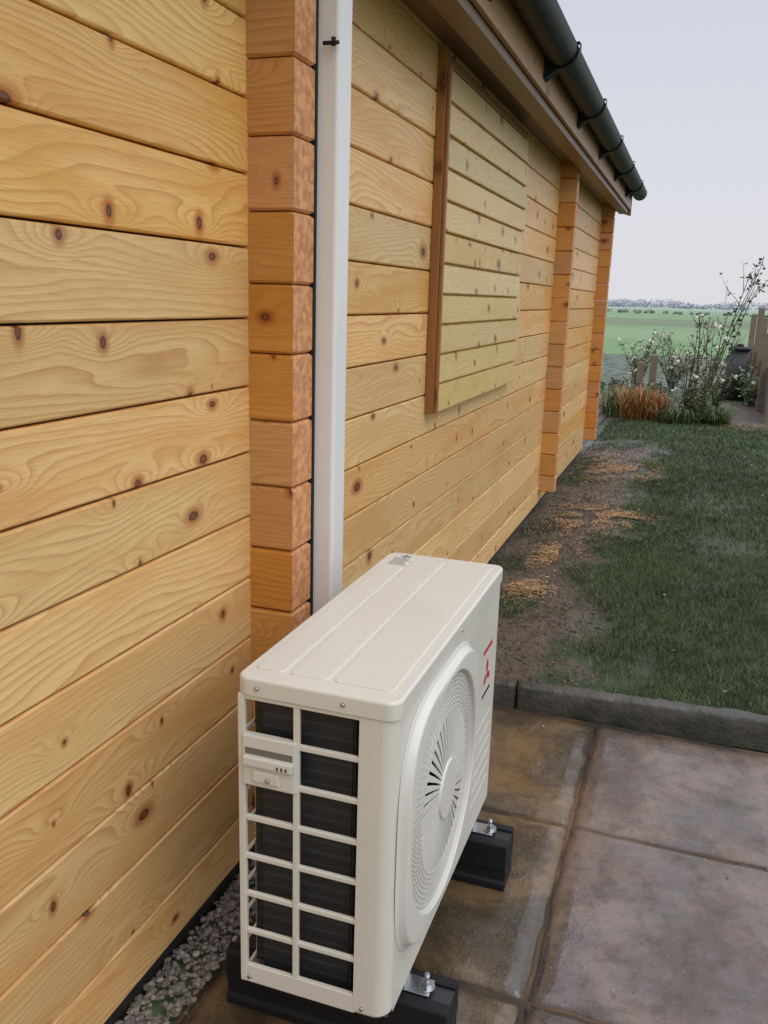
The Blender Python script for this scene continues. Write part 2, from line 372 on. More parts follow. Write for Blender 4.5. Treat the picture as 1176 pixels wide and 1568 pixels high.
def radial(a,r0,r1,w,d,tw=0.,w1=None):
    st=6; b0=len(V); w1=w1 or w
    for i in range(st+1):
        rr=r0+(r1-r0)*i/st; aa=a+tw*i/st; c,s_=math.cos(aa),math.sin(aa); ww=w+(w1-w)*i/st; tx,ty=-s_*ww/2,c*ww/2
        for sg,xx in ((-1,-d),(-1,0),(1,0),(1,-d)): V.append((dome(rr)+xx-.0006,cy+rr*c+sg*tx,cz+rr*s_+sg*ty))
    for i in range(st):
        for k in range(4): l=(k+1)%4; F.append((b0+4*i+k,b0+4*i+l,b0+4*(i+1)+l,b0+4*(i+1)+k))
for i in range(48): radial(2*math.pi*i/48,.05,.160,.0040,.003,.05,.0140)
for i in range(96): radial(2*math.pi*i/96+.01,.157,.228,.0036,.003,.05)
meshobj('fan_grille',V,F,M_ac2,ac)
cyl('grille_hub',(x1+.010,cy,cz),(1,0,0),.058,.0120,M_ac2,ac,48,r2=.0565)
cyl('fan_shroud_back',(x1-.075,cy,cz),(1,0,0),.24,.004,M_coil,ac,48)
V=[];F=[]
for b in range(3):
    a0=b*2*math.pi/3
    for i in range(9):
        for j in range(4):
            a=a0+1.25*i/8; rr=.05+.165*j/3; V.append((x1-.055+.035*i/8,cy+rr*math.cos(a+.25*j),cz+rr*math.sin(a+.25*j)))
    for i in range(8):
        for j in range(3):
            p0=b*36+i*4+j; F.append((p0,p0+4,p0+5,p0+1))
meshobj('fan_blades',V,F,simple('fan_grey',(.22,.22,.22),.5),ac,True)
mb=MB()
for i in range(6):
    z=.28+i*.036; mb.box(x1+.0002,x1+.0014,1.785,1.955,z,z+.0025)
mb.obj('pressed_ribs',M_ac,ac,bevel=.0007)
g_top=.766; rp=.0765; mb=MB()
d=.010
mb.box(x0,x0+.013,y0,y0+d,zb,zl-.0015,'z')
mb.box(-.5635,-.5525,y0+.001,y0+d,zb+.01,g_top,'z')
mb.box(x0+.0125,xg+.001,y0+.0005,y0+d,g_top,zl-.002,'x')
zbtm=g_top-7*rp
mb.box(x0+.0125,xg+.001,y0+.0005,y0+d,zb,zbtm+.011,'x')
for i in range(1,7):
    z=g_top-i*rp; mb.box(x0+.0125,xg+.001,y0+.002,y0+d,z,z+.010,'x')
mb.box(xg-.0005,xg+.003,y0+.001,y0+d,zb,zl-.0018,'z')
mb.obj('end_louvre_grid',M_ac,ac,bevel=.0022)
ha,hb=g_top-2*rp-.004,g_top-rp+.004+.010
mb=MB(); mb.box(x0+.010,-.556,y0-.004,y0+.012,ha,hb); mb.obj('handle_cover',M_ac2,ac,bevel=.003)
mb=MB(); mb.box(x0+.016,-.562,y0-.0046,y0-.003,ha+.060,ha+.072); mb.obj('handle_recess',simple('recess_shadow_plastic',(.16,.155,.135),.6),ac)
mb=MB(); mb.box(x0+.014,-.560,y0-.012,y0-.002,ha+.040,ha+.058); mb.box(x0+.03,-.585,y0-.008,y0-.002,ha+.010,ha+.032); mb.obj('handle_grip',M_ac2,ac,bevel=.003)
mb=MB()
for i in range(3): mb.box(-.588+i*.008,-.585+i*.008,y0-.0128,y0-.0115,ha+.044,ha+.050)
mb.obj('handle_vents',M_ink,ac)
for i,(xx,zz) in enumerate(((-.628,.790),(-.474,.790),(-.430,zb+.014),(-.648,zb+.012),(-.606,ha+.018))):
    cyl('screw_%d'%i,(xx,y0-(.009 if i==4 else .0035 if i<2 else .0002),zz),(0,-1,0),.0045,.0028,M_galv,ac,12,r2=.003)
cyl('screw_side',(x1+.003,1.60,.790),(1,0,0),.0045,.0028,M_galv,ac,12,r2=.003)
mb=MB(); mb.box(x0+.032,x1-.085,y0+.030,y0+.052,zb+.01,zl-.005); mb.box(x0+.006,x0+.028,y0+.052,y1-.24,zb+.01,zl-.005); mb.obj('heat_exchanger_coil',M_coil,ac)
mb=MB(); mb.box(x0+.004,x1-.004,y0+.012,y1-.004,zb+.001,zb+.008); mb.obj('base_pan',M_galv,ac)
mb=MB(); mb.box(x1-.08,x1-.076,y0+.02,y1-.02,zb+.01,zl-.003); mb.obj('inner_partition',M_dark,ac)
mb=MB()
for i in range(10): z=zb+.01+i*.06; mb.box(x0,x0+.004,y0+.0105,y1-.22,z,z+.006)
for i in range(8): yy=y0+.06+i*.07; mb.box(x0+.001,x0+.0035,yy,yy+.004,zb,zl)
mb.obj('rear_guard',M_ac,ac)
mb=MB(); yy=1.838
for i in range(10):
    w=(.005,.003,.006,.006,.005,.003,.006,.006,.006,.003)[i]; mb.box(x1+.0003,x1+.0011,yy,yy+w,.640,.650)
    yy+=w+.0045
for i,(dy,dz) in enumerate(((0,.019),(-.016,-.009),(.016,-.009))):
    yc,zc=1.885,.580
    if i==0: a=[(0,.019),(-.0108,0),(0,-.019),(.0108,0)]
    else:
        s_=-1 if i==1 else 1; a=[(-s_*.015,.0096),(s_*.005,.0096),(s_*.016,-.0096),(-s_*.005,-.0096)]
    mb.quad([(x1+.001,yc+dy+p_,zc+dz+q_) for p_,q_ in a])
mb.obj('maker_mark',M_red,ac)
mb=MB()
for i in range(9): yy=1.845+i*.009; mb.box(x1+.0003,x1+.0012,yy,yy+.0055,.530,.537)
mb.obj('series_label',M_ink,ac)
mb=MB()
for i in range(7):
    yy=1.90+i*.009; mb.box(-.640,-.640+R(.035,.05),yy,yy+.0022,zt+.0027,zt+.0032)
mb.box(-.628,-.603,1.968,1.976,zt+.0027,zt+.0034); mb.box(-.620,-.614,1.962,1.984,zt+.0027,zt+.0035)
mb.obj('warning_sticker',simple('faded_print',(.22,.22,.21),.5),ac)
def foot(i,yc):
    mb=MB()
    for xa,xb,sg in ((x1-.055,x1+.030,1),(x0-.030,x0+.055,-1)):
        mb.box(xa,xb,yc-.022,yc+.022,.129,.132)
        xi=x1-.022 if sg>0 else x0+.020
        mb.box(xi,xi+.003,yc-.022,yc+.022,.1325,zb)
        mb.box(x1-.05 if sg>0 else x0+.025,x1-.022 if sg>0 else x0+.05,yc-.022,yc-.019,.1325,zb)
    mb.obj('foot_bracket_%d'%i,M_galv,ac,bevel=.001)
    for k,xx in enumerate((x1+.020,x0-.016)):
        cyl('washer_%d_%d'%(i,k),(xx,yc,.1323),(0,0,1),.016,.003,M_galv,ac,20)
        cyl('nut_%d_%d'%(i,k),(xx,yc,.1354),(0,0,1),.010,.009,M_galv,ac,6,False)
        cyl('bolt_%d_%d'%(i,k),(xx,yc,.14),(0,0,1),.005,.022,M_galv,ac,12)
for i,yc in enumerate((1.392,1.947)): foot(i,yc)
for i,yc in enumerate((1.392,1.947)):
    rb=empty('rubber_mounting_block' if i==0 else 'rubber_mounting_block.001')
    w=.048; prof=[(-w,0),(-w,.018),(-w+.006,.024),(-w+.006,.050),(-w,.056),(-w,.122),(-w+.006,.128),(-.022,.128),(-.022,.118),(.022,.118),(.022,.128),(w-.006,.128),(w,.122),(w,.056),(w-.006,.050),(w-.006,.024),(w,.018),(w,0)]
    V=[];F=[];k=len(prof)
    for x in (-.775,-.309): V+=[(x,yc+a,b) for a,b in prof]
    for q in range(k): j=(q+1)%k; F.append((q,j,k+j,k+q))
    F.append(tuple(reversed(range(k))));F.append(tuple(range(k,2*k)))
    o=meshobj('beam',V,F,M_black,rb); bb=o.modifiers.new('b','BEVEL'); bb.width=.002; bb.limit_method='ANGLE'
    mb=MB(); mb.box(-.772,-.311,yc-.020,yc+.020,.1185,.1215); mb.obj('channel_rail',simple('dark_steel',(.08,.08,.085),.4,.8),rb)
    mb=MB(); mb.box(-.3088,-.3080,yc-.012,yc+.012,.045,.085); mb.obj('end_slot',M_dark,rb)
# ------------------------------------------------------------------ paving
g=G('wet_sandstone'); p=g.pos(); x,y,z=g.sep(p); a=g.n('ShaderNodeAttribute',attribute_name='rnd').outputs['Fac']
xy=g.comb(x,y)
n1=g.noise(xy,3.2,5.,.65,.4,dim='2D'); n2=g.noise(xy,18.,5.,.75,dim='2D'); n3=g.noise(xy,120.,2.,.7,dim='2D')
c1=g.mix(g.ss(n1,.38,.62),(.165,.108,.052),(.068,.050,.030)); c2=g.mix(g.ss(n1,.34,.66),(.190,.132,.104),(.105,.076,.062))
c=g.mix(a,c1,c2); c=g.mix(g.ss(n2,.48,.66,0.,.5),c,(.050,.038,.027)); c=g.mix(g.ss(n3,.6,.8,0.,.35),c,(.30,.23,.17))
wet=g.ss(g.noise(xy,4.,5.,.7,dim='2D'),.42,.60)
g.bump(g.m('ADD',g.m('MULTIPLY',n2,.9),g.m('MULTIPLY',n3,.22)),.5,.004)
M_slab=g.fin(c,g.m('ADD',g.m('MULTIPLY',wet,.30),.08))
g.set(g.b.inputs['Coat Weight'],g.m('MULTIPLY',g.m('SUBTRACT',1.,wet),.5)); g.b.inputs['Coat Roughness'].default_value=.04
pav=empty('patio_paving')
xs=[-.845,-.194,.47,1.12,1.78,2.44]; ys=[2.905,2.26,1.58,.92,.26,-.4,-1.06,-1.72]
V=[];F=[];rn=[]
for i in range(len(xs)-1):
    for j in range(len(ys)-1):
        gp=.005; xa,xb,ya,yb=xs[i]+gp,xs[i+1]-gp,ys[j+1]+gp,ys[j]-gp
        nx=26; b0=len(V); dz=R(-.003,.003); tx,ty=R(-.002,.002),R(-.002,.002)
        for q in range(nx+1):
            for w in range(nx+1):
                fx,fy=q/nx,w/nx; X=xa+(xb-xa)*fx; Y=ya+(yb-ya)*fy
                e=min(fx,fy,1-fx,1-fy)
                h=dz+tx*fx+ty*fy+.0026*mn.noise(Vector((X*7,Y*7,i)))+.0012*mn.noise(Vector((X*25,Y*25,j)))
                if e<.05: h-=.0022*(1-e/.05)*(1+mn.noise(Vector((X*18,Y*18,8))))
                if e<1e-6: 
                    h-=.006; jj=.006*mn.noise(Vector((X*16,Y*16,3)))+.003*mn.noise(Vector((X*50,Y*50,3)))
                    if fx<1e-6 or fx>1-1e-6: X+=jj
                    if fy<1e-6 or fy>1-1e-6: Y+=jj
                V.append((X,Y,h))
        rv=0.0 if i==0 else (.95 if (i+j)%2==0 else .75)
        for q in range(nx):
            for w in range(nx):
                p0=b0+q*(nx+1)+w; F.append((p0,p0+nx+1,p0+nx+2,p0+1)); rn.append(rv)
        bd=[b0+q*(nx+1) for q in range(nx+1)]+[b0+nx*(nx+1)+w for w in range(1,nx+1)]+[b0+q*(nx+1)+nx for q in range(nx-1,-1,-1)]+[b0+w for w in range(nx-1,0,-1)]
        k0=len(V)
        for t in bd: V.append((V[t][0],V[t][1],-.03))
        for t in range(len(bd)): u_=(t+1)%len(bd); F.append((bd[t],k0+t,k0+u_,bd[u_])); rn.append(rv)
o=meshobj('slabs',V,F,M_slab,pav,True); at=o.data.attributes.new('rnd','FLOAT','FACE'); at.data.foreach_set('value',rn)
g=G('mortar'); nn=g.noise(g.pos(),60.,3.,.7); n2=g.noise(g.pos(),3.,2.); M_mort=g.fin(g.mix(g.ss(n2,.4,.6),g.mix(nn,(.018,.014,.009),(.045,.034,.022)),(.14,.075,.035)),.75)
V=[(-.85,-1.8,-.011),(2.5,-1.8,-.011),(2.5,2.93,-.011),(-.85,2.93,-.011)]
meshobj('joint_mortar',V,[(0,1,2,3)],M_mort,pav)
V=[];F=[]
def chip(x,y,z,s,fl=.5,asp=1.):
    b0=len(V); a=R(0,6.28)
    for (u,v) in ((-1,-.4),(1,-.5),(.8,.5),(-.7,.6)): V.append((x+s*(u*asp*math.cos(a)-v*math.sin(a)),y+s*(u*asp*math.sin(a)+v*math.cos(a)),z+R(0,s*fl)))
    F.append((b0,b0+1,b0+2,b0+3))
for _ in range(160): chip(R(-.35,.4),R(1.2,2.9),.004,R(.001,.003))
chip(-.36,2.80,.006,.008); chip(-.10,2.75,.005,.005); chip(-.02,1.66,.006,.007); chip(.22,2.18,.006,.006)
meshobj('paving_debris',V,F,simple('pale_chips',(.22,.19,.14),.6),pav)
# kerb
g=G('wet_concrete'); p=g.pos(); nn=g.noise(p,30.,4.,.7); n2=g.noise(p,5.,2.,.6)
M_kerb=g.fin(g.mix(g.ss(n2,.35,.65),g.mix(nn,(.040,.036,.030),(.11,.098,.08)),(.028,.032,.020)),.4); g.bump(nn,.9,.008)
kb=empty('kerb_edging')
yk=lambda x:2.925+.06*(x+.5)/.9
xk=[-.90,-.48,.42,1.32,2.22,3.1]
for i in range(5):
    V=[];F=[];n=60; a,b=xk[i]+.003,xk[i+1]-.003
    pr=[(0,-.03),(.001,.03),(0,.070),(.005,.080),(.014,.085),(.030,.087),(.045,.085),(.055,.078),(.058,.03)]
    for q in range(n+1):
        X=a+(b-a)*q/n
        for (dy,z) in pr: V.append((X,yk(X)+dy+.006*mn.noise(Vector((X*12,z*30,0)))+.003*mn.noise(Vector((X*40,z*60,0))),z+((.006*mn.noise(Vector((X*10,dy*40,5)))+.003*mn.noise(Vector((X*35,dy*60,5)))) if z>.05 else 0)))
    k=len(pr)
    for q in range(n):
        for w in range(k-1): F.append((q*k+w,(q+1)*k+w,(q+1)*k+w+1,q*k+w+1))
    F.append(tuple(range(k))); F.append(tuple(n*k+w for w in range(k)))
    meshobj('kerb_stone_%d'%i,V,F,M_kerb,kb,True)
# ------------------------------------------------------------------ gravel
g=G('gravel_stone'); r_=g.island()
cr_=g.n('ShaderNodeValToRGB'); g.set(cr_.inputs[0],r_); e=cr_.color_ramp.elements; e[0].color=(.12,.095,.075,1); e[1].color=(.42,.36,.30,1)
for q,cc in ((.3,(.24,.19,.15,1)),(.6,(.32,.26,.20,1)),(.8,(.16,.145,.13,1))): t=e.new(q); t.color=cc
M_grav=g.fin(cr_.outputs[0],.4)
bm=bmesh.new(); bmesh.ops.create_icosphere(bm,subdivisions=1,radius=1); iv=np.array([v.co[:] for v in bm.verts]); jf=[tuple(v.index for v in f.verts) for f in bm.faces]; bm.free()
def stones(name,n,xa,xb,ya,yb,z,smin,smax,mat,parent=None,zf=None):
    V=[];F=[]
    for i in range(n):
        s=R(smin,smax); q=iv*(1+rng.uniform(-.28,.28,(len(iv),1)))*np.array([1,R(.6,1),R(.45,.8)])*s; a=R(0,6.28); b=R(-.5,.5)
        Rz=np.array([[math.cos(a),-math.sin(a),0],[math.sin(a),math.cos(a),0],[0,0,1]]); Rx=np.array([[1,0,0],[0,math.cos(b),-math.sin(b)],[0,math.sin(b),math.cos(b)]])
        X,Y=R(xa,xb),R(ya,yb)
        q=q@Rx.T@Rz.T+np.array([X,Y,(zf(X,Y) if zf else z)+R(-.006,.008 if not zf else .002)]); b0=len(V); V+=q.tolist(); F+=[tuple(b0+k for k in f) for f in jf]
    return meshobj(name,V,F,mat,parent)
stones('gravel',4200,-.955,-.845,-.4,2.92,-.008,.004,.011,M_grav)
# ------------------------------------------------------------------ ground & lawn
g=G('field_ground'); p=g.pos(); x,y,z=g.sep(p)
n1=g.noise(g.comb(g.m('MULTIPLY',x,.01),g.m('MULTIPLY',y,.05)),1.,3.,.6,dim='2D'); n2=g.noise(p,1.5,3.,.7)
c=g.mix(n2,(.10,.19,.07),(.17,.27,.12)); c=g.mix(g.ss(n1,.45,.6,0.,.6),c,(.21,.27,.15))
band=g.m('MULTIPLY',g.ss(y,62.,68.),g.ss(y,105.,92.)); c=g.mix(g.m('MULTIPLY',band,.75),c,(.13,.15,.09))
c=g.mix(g.ss(y,60.,500.,0.,.75),c,(.36,.42,.40))  # distance haze painted into the field colour, paler further out
M_field=g.fin(c,.95)
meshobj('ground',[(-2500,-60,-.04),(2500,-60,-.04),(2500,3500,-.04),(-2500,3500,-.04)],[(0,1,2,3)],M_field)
g=G('lawn_soil'); p=g.pos(); x,y,z=g.sep(p)
nb=g.noise(p,4.,4.,.7); nf=g.noise(p,45.,4.,.75)
bare=g.ss(g.m('ADD',x,g.m('MULTIPLY',g.m('SUBTRACT',nb,.5),.9)),-.46,-.24,1.,0.)
far=g.ss(g.m('ADD',y,g.m('MULTIPLY',nb,1.)),9.3,9.9,1.,0.); bare=g.m('MULTIPLY',bare,far)
bed=g.m('MULTIPLY',g.ss(y,10.9,11.2),g.ss(y,14.2,13.6)); bare=g.m('MAXIMUM',bare,bed)
soil=g.mix(g.ss(nf,.3,.7),(.045,.031,.022),(.155,.112,.082)); grs=g.mix(nf,(.018,.034,.012),(.045,.075,.024))
wetm=g.ss(nb,.45,.6)
M_lawn=g.fin(g.mix(bare,grs,soil),g.m('ADD',.30,g.m('MULTIPLY',wetm,.45))); g.bump(nf,1.,.015)
V=[];F=[]
gx_=[-.99,-.95]+list(np.linspace(-.9,2.,80))+[3,5,9,14]; gy_=list(np.linspace(2.94,11,200))+[12,13,14,16,20,26]
def hz_l(x,y):
    t=max(0,min(1,(x+.95)/.5)); return (.020+.036*t) + .008*mn.noise(Vector((x*3,y*3,0)))+.010*mn.noise(Vector((x*11,y*11,2)))*(1 if x<-.2 else .4)
for X in gx_:
    for Y in gy_:
        Y2=Y+(.06*(X+.5)/.9+.02 if Y<3 else 0); V.append((X,Y2,hz_l(X,Y2)))
ny=len(gy_)
for i in range(len(gx_)-1):
    for j in range(ny-1): F.append((i*ny+j,(i+1)*ny+j,(i+1)*ny+j+1,i*ny+j+1))
meshobj('lawn',V,F,M_lawn,None,True)
meshobj('lawn_rear',[(-12,8.6,.03),(-.985,8.6,.03),(-.985,26,.03),(-12,26,.03)],[(0,1,2,3)],M_lawn)
g=G('grass_blades'); r_=g.island(); nn=g.noise(g.pos(),1.8,2.)
c=g.mix(r_,(.028,.062,.013),(.082,.140,.034)); c=g.mix(g.ss(r_,.90,.97),c,(.22,.20,.09)); c=g.mix(g.ss(nn,.40,.62,0.,.6),c,(.030,.042,.014))
M_grass=g.fin(c,.40)
def blades(name,n,xa,xb,ya,yb,h0,h1,w,dens,mat,zoff=0):
    X=rng.uniform(xa,xb,n);Y=rng.uniform(ya,yb,n); keep=rng.random(n)<np.array([dens(a,b) for a,b in zip(X,Y)]); X=X[keep];Y=Y[keep]; n=len(X)
    Z=np.array([hz_l(a,b) for a,b in zip(X,Y)])-.004+zoff
    cl=np.array([1+.55*mn.noise(Vector((a*13,b*13,3))) for a,b in zip(X,Y)])
    a=rng.uniform(0,2*np.pi,n); h=rng.uniform(h0,h1,n)*cl; l=h*rng.uniform(.2,1.3,n); la=rng.uniform(0,2*np.pi,n); ww=w*rng.uniform(.7,1.3,n)
    v=np.empty((n,3,3)); v[:,0]=np.stack([X-np.cos(a)*ww,Y-np.sin(a)*ww,Z],1); v[:,1]=np.stack([X+np.cos(a)*ww,Y+np.sin(a)*ww,Z],1); v[:,2]=np.stack([X+np.cos(la)*l,Y+np.sin(la)*l,Z+h],1)
    me=bpy.data.meshes.new(name); me.from_pydata(v.reshape(-1,3).tolist(),[],[(3*i,3*i+1,3*i+2) for i in range(n)]); me.materials.append(mat); o=bpy.data.objects.new(name,me); COL.objects.link(o); return o
def dens(x,y):
    nb=mn.noise(Vector((x*3.,y*2.2,1.)))*.5+mn.noise(Vector((x*9,y*9,4)))*.25
    off=.52 if 3.8<y<5.3 else .34
    t=(x+off+nb*.6)/.20
    tw=(nb+.06)*5-(abs(x+.80)-.07)*6 if y>3.7 else 0
    t=max(t,min(.75,tw))
    if y>9: t+= (y-9)*3
    if y<3.6: t-= (3.6-y)*1.6+ mn.noise(Vector((x*5,y*5,9)))*1.2*(3.6-y)/.6
    q=mn.noise(Vector((x*2.2,y*1.6,12)))+.6*mn.noise(Vector((x*9,y*9,15)))
    return max(.06,min(1-.6*max(0,q*1.6),t))
gr=empty('grass')
for nm,n,xa,xb,ya,yb,h0,h1,w in (('near_blades',120000,-.93,1.1,3.0,5.2,.012,.036,.0014),('mid_blades',90000,-.93,1.5,5.2,8.0,.014,.038,.0022),('far_blades',55000,-.9,2.2,8.0,11.1,.015,.040,.0036),('side_blades',25000,1.1,2.6,3.0,8.0,.015,.038,.004)):
    blades(nm,n,xa,xb,ya,yb,h0,h1,w,dens,M_grass).parent=gr
V=[];F=[]
def patch(cx_,cy_,sx,sy,n):
    for _ in range(n):
        X,Y=random.gauss(cx_,sx),random.gauss(cy_,sy)
        if X<-.93 : continue
        if mn.noise(Vector((X*8,Y*5,6)))<-.12: continue
        chip(X,Y,hz_l(X,Y)+R(.002,.014),R(.0025,.0058),.8,1.8)
for a in ((-.66,7.75,.10,.40,3800),(-.40,7.55,.13,.22,3000),(-.58,5.75,.11,.24,4200),(-.36,5.8,.10,.10,2600),(-.62,4.80,.06,.12,2400),(-.66,4.12,.05,.07,1500),(-.66,4.4,.06,.2,200),(-.62,6.7,.10,.35,350),(.6,11.0,.3,.20,2400)): patch(*a)
g=G('wood_shavings_mat'); r_=g.island(); M_shav=g.fin(g.mix(r_,(.24,.13,.06),(.60,.38,.19)),.6)
meshobj('wood_shavings',V,F,M_shav)
g=G('soil_clod'); M_clod=g.fin(g.mix(g.island(),(.04,.028,.019),(.14,.10,.072)),.5)
stones('soil_clods',5200,-.93,-.22,3.0,8.9,.045,.003,.012,M_clod,zf=hz_l)
V=[];F=[]
for _ in range(90):
    X,Y=R(-.2,1.6),R(3.1,10); chip(X,Y,hz_l(X,Y)+.03,R(.005,.012),.8)
meshobj('fallen_leaves',V,F,simple('pale_fallen_leaf',(.20,.20,.13),.6))
# ------------------------------------------------------------------ plants
def leafmat(name,a,b,rough=.5):
    g=G(name); return g.fin(g.mix(g.island(),a,b),rough)
M_leaf=leafmat('rose_leaf',(.035,.065,.02),(.11,.15,.055)); M_leaf2=leafmat('autumn_leaf',(.10,.10,.03),(.24,.17,.06)); M_stem=leafmat('stem',(.05,.05,.025),(.12,.09,.05))
M_flow=leafmat('white_petals',(.78,.75,.60),(.85,.84,.78)); M_or=leafmat('orange_foliage',(.38,.07,.015),(.58,.20,.05)); M_gg=leafmat('strap_leaf',(.06,.11,.02),(.18,.21,.06))
M_pale=leafmat('pale_meadow_leaf',(.11,.17,.07),(.22,.29,.14))
def tube(V,F,pts,r0,r1):
    b0=len(V);k=len(pts)
    for i,p in enumerate(pts):
        rr=r0+(r1-r0)*i/(k-1)
        for j in range(4): a=j*math.pi/2; V.append((p[0]+rr*math.cos(a),p[1]+rr*math.sin(a),p[2]))
    for i in range(k-1):
        for j in range(4): l=(j+1)%4; F.append((b0+4*i+j,b0+4*i+l,b0+4*i+4+l,b0+4*i+4+j))
def leaf(V,F,p,s):
    d=Vector((R(-1,1),R(-1,1),R(-.6,.6))).normalized(); e=d.orthogonal().normalized(); e.rotate(Matrix.Rotation(R(0,6),3,d)); p=Vector(p); b0=len(V)
    V.extend([p,p+d*s*.5+e*s*.28,p+d*s,p+d*s*.5-e*s*.28]); F.append((b0,b0+1,b0+2,b0+3))
def bush(name,x,y,h,spread,ns,nl,ls,lm,flowers=0,low=.15,z=.04,br=5,lean=0.,hmin=.5,tipl=0):
    e=empty(name); SV=[];SF=[];LV=[];LF=[];FV=[];FF=[]
    tips=[]
    for i in range(ns):
        a=R(0,6.28); sp=R(.15,1)*spread; hh=h*R(hmin,1); bx,by=x+R(-.08,.08)*spread,y+R(-.08,.08)*spread
        pts=[];k=9; w1,w2=R(-.05,.05),R(-.05,.05)
        for j in range(k):
            t=j/(k-1); pts.append((bx+lean*t*hh+math.cos(a)*sp*t**1.3+w1*math.sin(t*5)*h*.5,by+math.sin(a)*sp*t**1.3+w2*math.sin(t*4)*h*.5,z+hh*(t*.9+.1*math.sin(t*1.6))))
        tube(SV,SF,pts,.009,.0035); tips.append(pts[-1])
        for _ in range(tipl): q=pts[-1]; leaf(LV,LF,(q[0]+R(-.06,.06),q[1]+R(-.06,.06),q[2]+R(-.12,.04)),ls*R(.7,1.3))
        for b in range(br):
            t=random.randint(2,k-2); p0=pts[t]; aa=R(0,6.28); L=h*R(.10,.26)
            bp=[(p0[0]+math.cos(aa)*L*.7*q/4,p0[1]+math.sin(aa)*L*.7*q/4,p0[2]+L*q/4*R(.6,.9)) for q in range(5)]; tube(SV,SF,bp,.0042,.0018); tips.append(bp[-1])
            for _ in range(nl//(ns*8)+1): q=bp[random.randint(1,4)]; leaf(LV,LF,(q[0]+R(-.03,.03),q[1]+R(-.03,.03),q[2]+R(-.03,.03)),ls*R(.6,1.2))
        for _ in range(nl//(2*ns)):
            t=R(low,1)*(k-1.01); q0=pts[int(t)]; leaf(LV,LF,(q0[0]+R(-.05,.05),q0[1]+R(-.05,.05),q0[2]+R(-.06,.06)),ls*R(.6,1.3))
    for i in range(flowers):
        q=random.choice(tips)
        for _ in range(16): leaf(FV,FF,(q[0]+R(-.012,.012),q[1]+R(-.012,.012),q[2]+R(-.005,.018)),R(.03,.05))
    meshobj('stems',SV,SF,M_stem,e); meshobj('leaves',LV,LF,lm,e)
    if flowers: meshobj('flowers',FV,FF,M_flow,e)
bush('rose_bush',-.02,11.3,1.25,.42,12,260,.045,M_leaf2,8)
bush('rose_bush.001',.12,11.9,1.92,.20,5,90,.065,M_leaf,0,.4,br=3,lean=.24,hmin=.85,tipl=9)
bush('rose_bush.002',.10,11.5,1.45,.28,6,110,.05,M_leaf,5,lean=.12,hmin=.7,tipl=4)
bush('garden_shrub',.05,11.1,.50,.38,20,1100,.04,M_leaf,0,.05)
bush('garden_shrub.001',.30,12.6,.65,.35,12,500,.05,M_leaf,0,.05)
bush('flowering_shrub',-.85,14.5,.95,.55,14,600,.05,M_pale,18,.05)
bush('flowering_shrub.001',-.3,15.4,1.05,.6,14,600,.05,M_pale,14,.05)
bush('garden_shrub.002',.80,13.6,.6,.3,12,500,.06,M_pale,6,.05)
bush('garden_shrub.003',-.95,12.5,.40,.4,14,900,.05,M_leaf,0,.05)
bush('garden_shrub.004',1.3,16.5,.9,.6,14,900,.07,M_leaf,0,.05)
bush('garden_shrub.005',-.45,12.3,.42,.45,14,900,.05,M_leaf,0,.05)
def clump(name,x,y,h,rad,n,mat,mat2,z=.04):
    e=empty(name)
    for nm,m,c in (('leaves_a',mat,n//2),('leaves_b',mat2,n//2)):
        V=[];F=[]
        for _ in range(c):
            a=R(0,6.28);b=R(0,6.28); bx,by=x+R(0,rad*.6)*math.cos(b),y+R(0,rad*.6)*math.sin(b); L=h*R(.4,1.1); out=rad*R(.3,1.3); w=.006; b0=len(V); kk=R(1.6,2.5)
            for q in range(5):
                t=q/4; X=bx+math.cos(a)*out*t; Y=by+math.sin(a)*out*t; Z=z+L*math.sin(t*kk)*(1-.15*t)
                V+= [(X-math.sin(a)*w*(1-t*.9),Y+math.cos(a)*w*(1-t*.9),Z),(X+math.sin(a)*w*(1-t*.9),Y-math.cos(a)*w*(1-t*.9),Z)]
            for q in range(4): F.append((b0+2*q,b0+2*q+1,b0+2*q+3,b0+2*q+2))
        meshobj(nm,V,F,m,e)
clump('orange_sedge_plant',-.58,11.2,.44,.36,420,M_or,M_gg)
clump('orange_sedge_plant.001',-.36,11.35,.36,.3,260,M_or,M_gg)
clump('ornamental_grass',-.85,11.7,.36,.4,400,M_gg,M_gg)
clump('ornamental_grass.001',.3,11.2,.26,.3,400,M_gg,M_leaf)
clump('ornamental_grass.002',-.1,11.05,.22,.3,400,M_gg,M_leaf)
M_ow=simple('weathered_wood',(.19,.145,.10),.8,var=.35,sc=12.,bump=.3)
def post(name,x,y,h,w=.05,par=None):
    return rrprism(name,x-w,x+w,y-w,y+w,0,h,.008,.006,M_ow,par,3,2)
post('wooden_post',-.72,13.2,.62,.045); post('wooden_post.001',-.55,13.4,.72,.05)
fn=empty('garden_fence')
for i,(y,h) in enumerate(((11.6,1.15),(12.9,1.10),(14.1,1.28),(15.4,1.42),(16.9,1.3))): post('post_%d'%i,.90+R(-.02,.02),y,h,.045,fn)
mb=MB()
for i in range(30):
    yy=11.65+i*.18; mb.box(.93,.945,yy,yy+.15,.05,.72+.08*math.sin(i*1.7),'z')
mb.box(.945,.975,11.6,17,.25,.31); mb.box(.945,.975,11.6,17,.62,.68)
mb.obj('fence_boards',simple('grey_boards',(.10,.092,.082),.8,var=.35),fn,bevel=.003)
cb=empty('compost_bin'); M_bin=simple('bin_plastic',(.016,.018,.018),.5)
cyl('bin_body',(.62,14.4,0),(0,0,1),.19,.80,M_bin,cb,28,True,.15); cyl('bin_lid',(.62,14.4,.80),(0,0,1),.17,.05,M_bin,cb,28,True,.14); cyl('bin_knob',(.62,14.4,.85),(0,0,1),.05,.04,M_bin,cb,16)
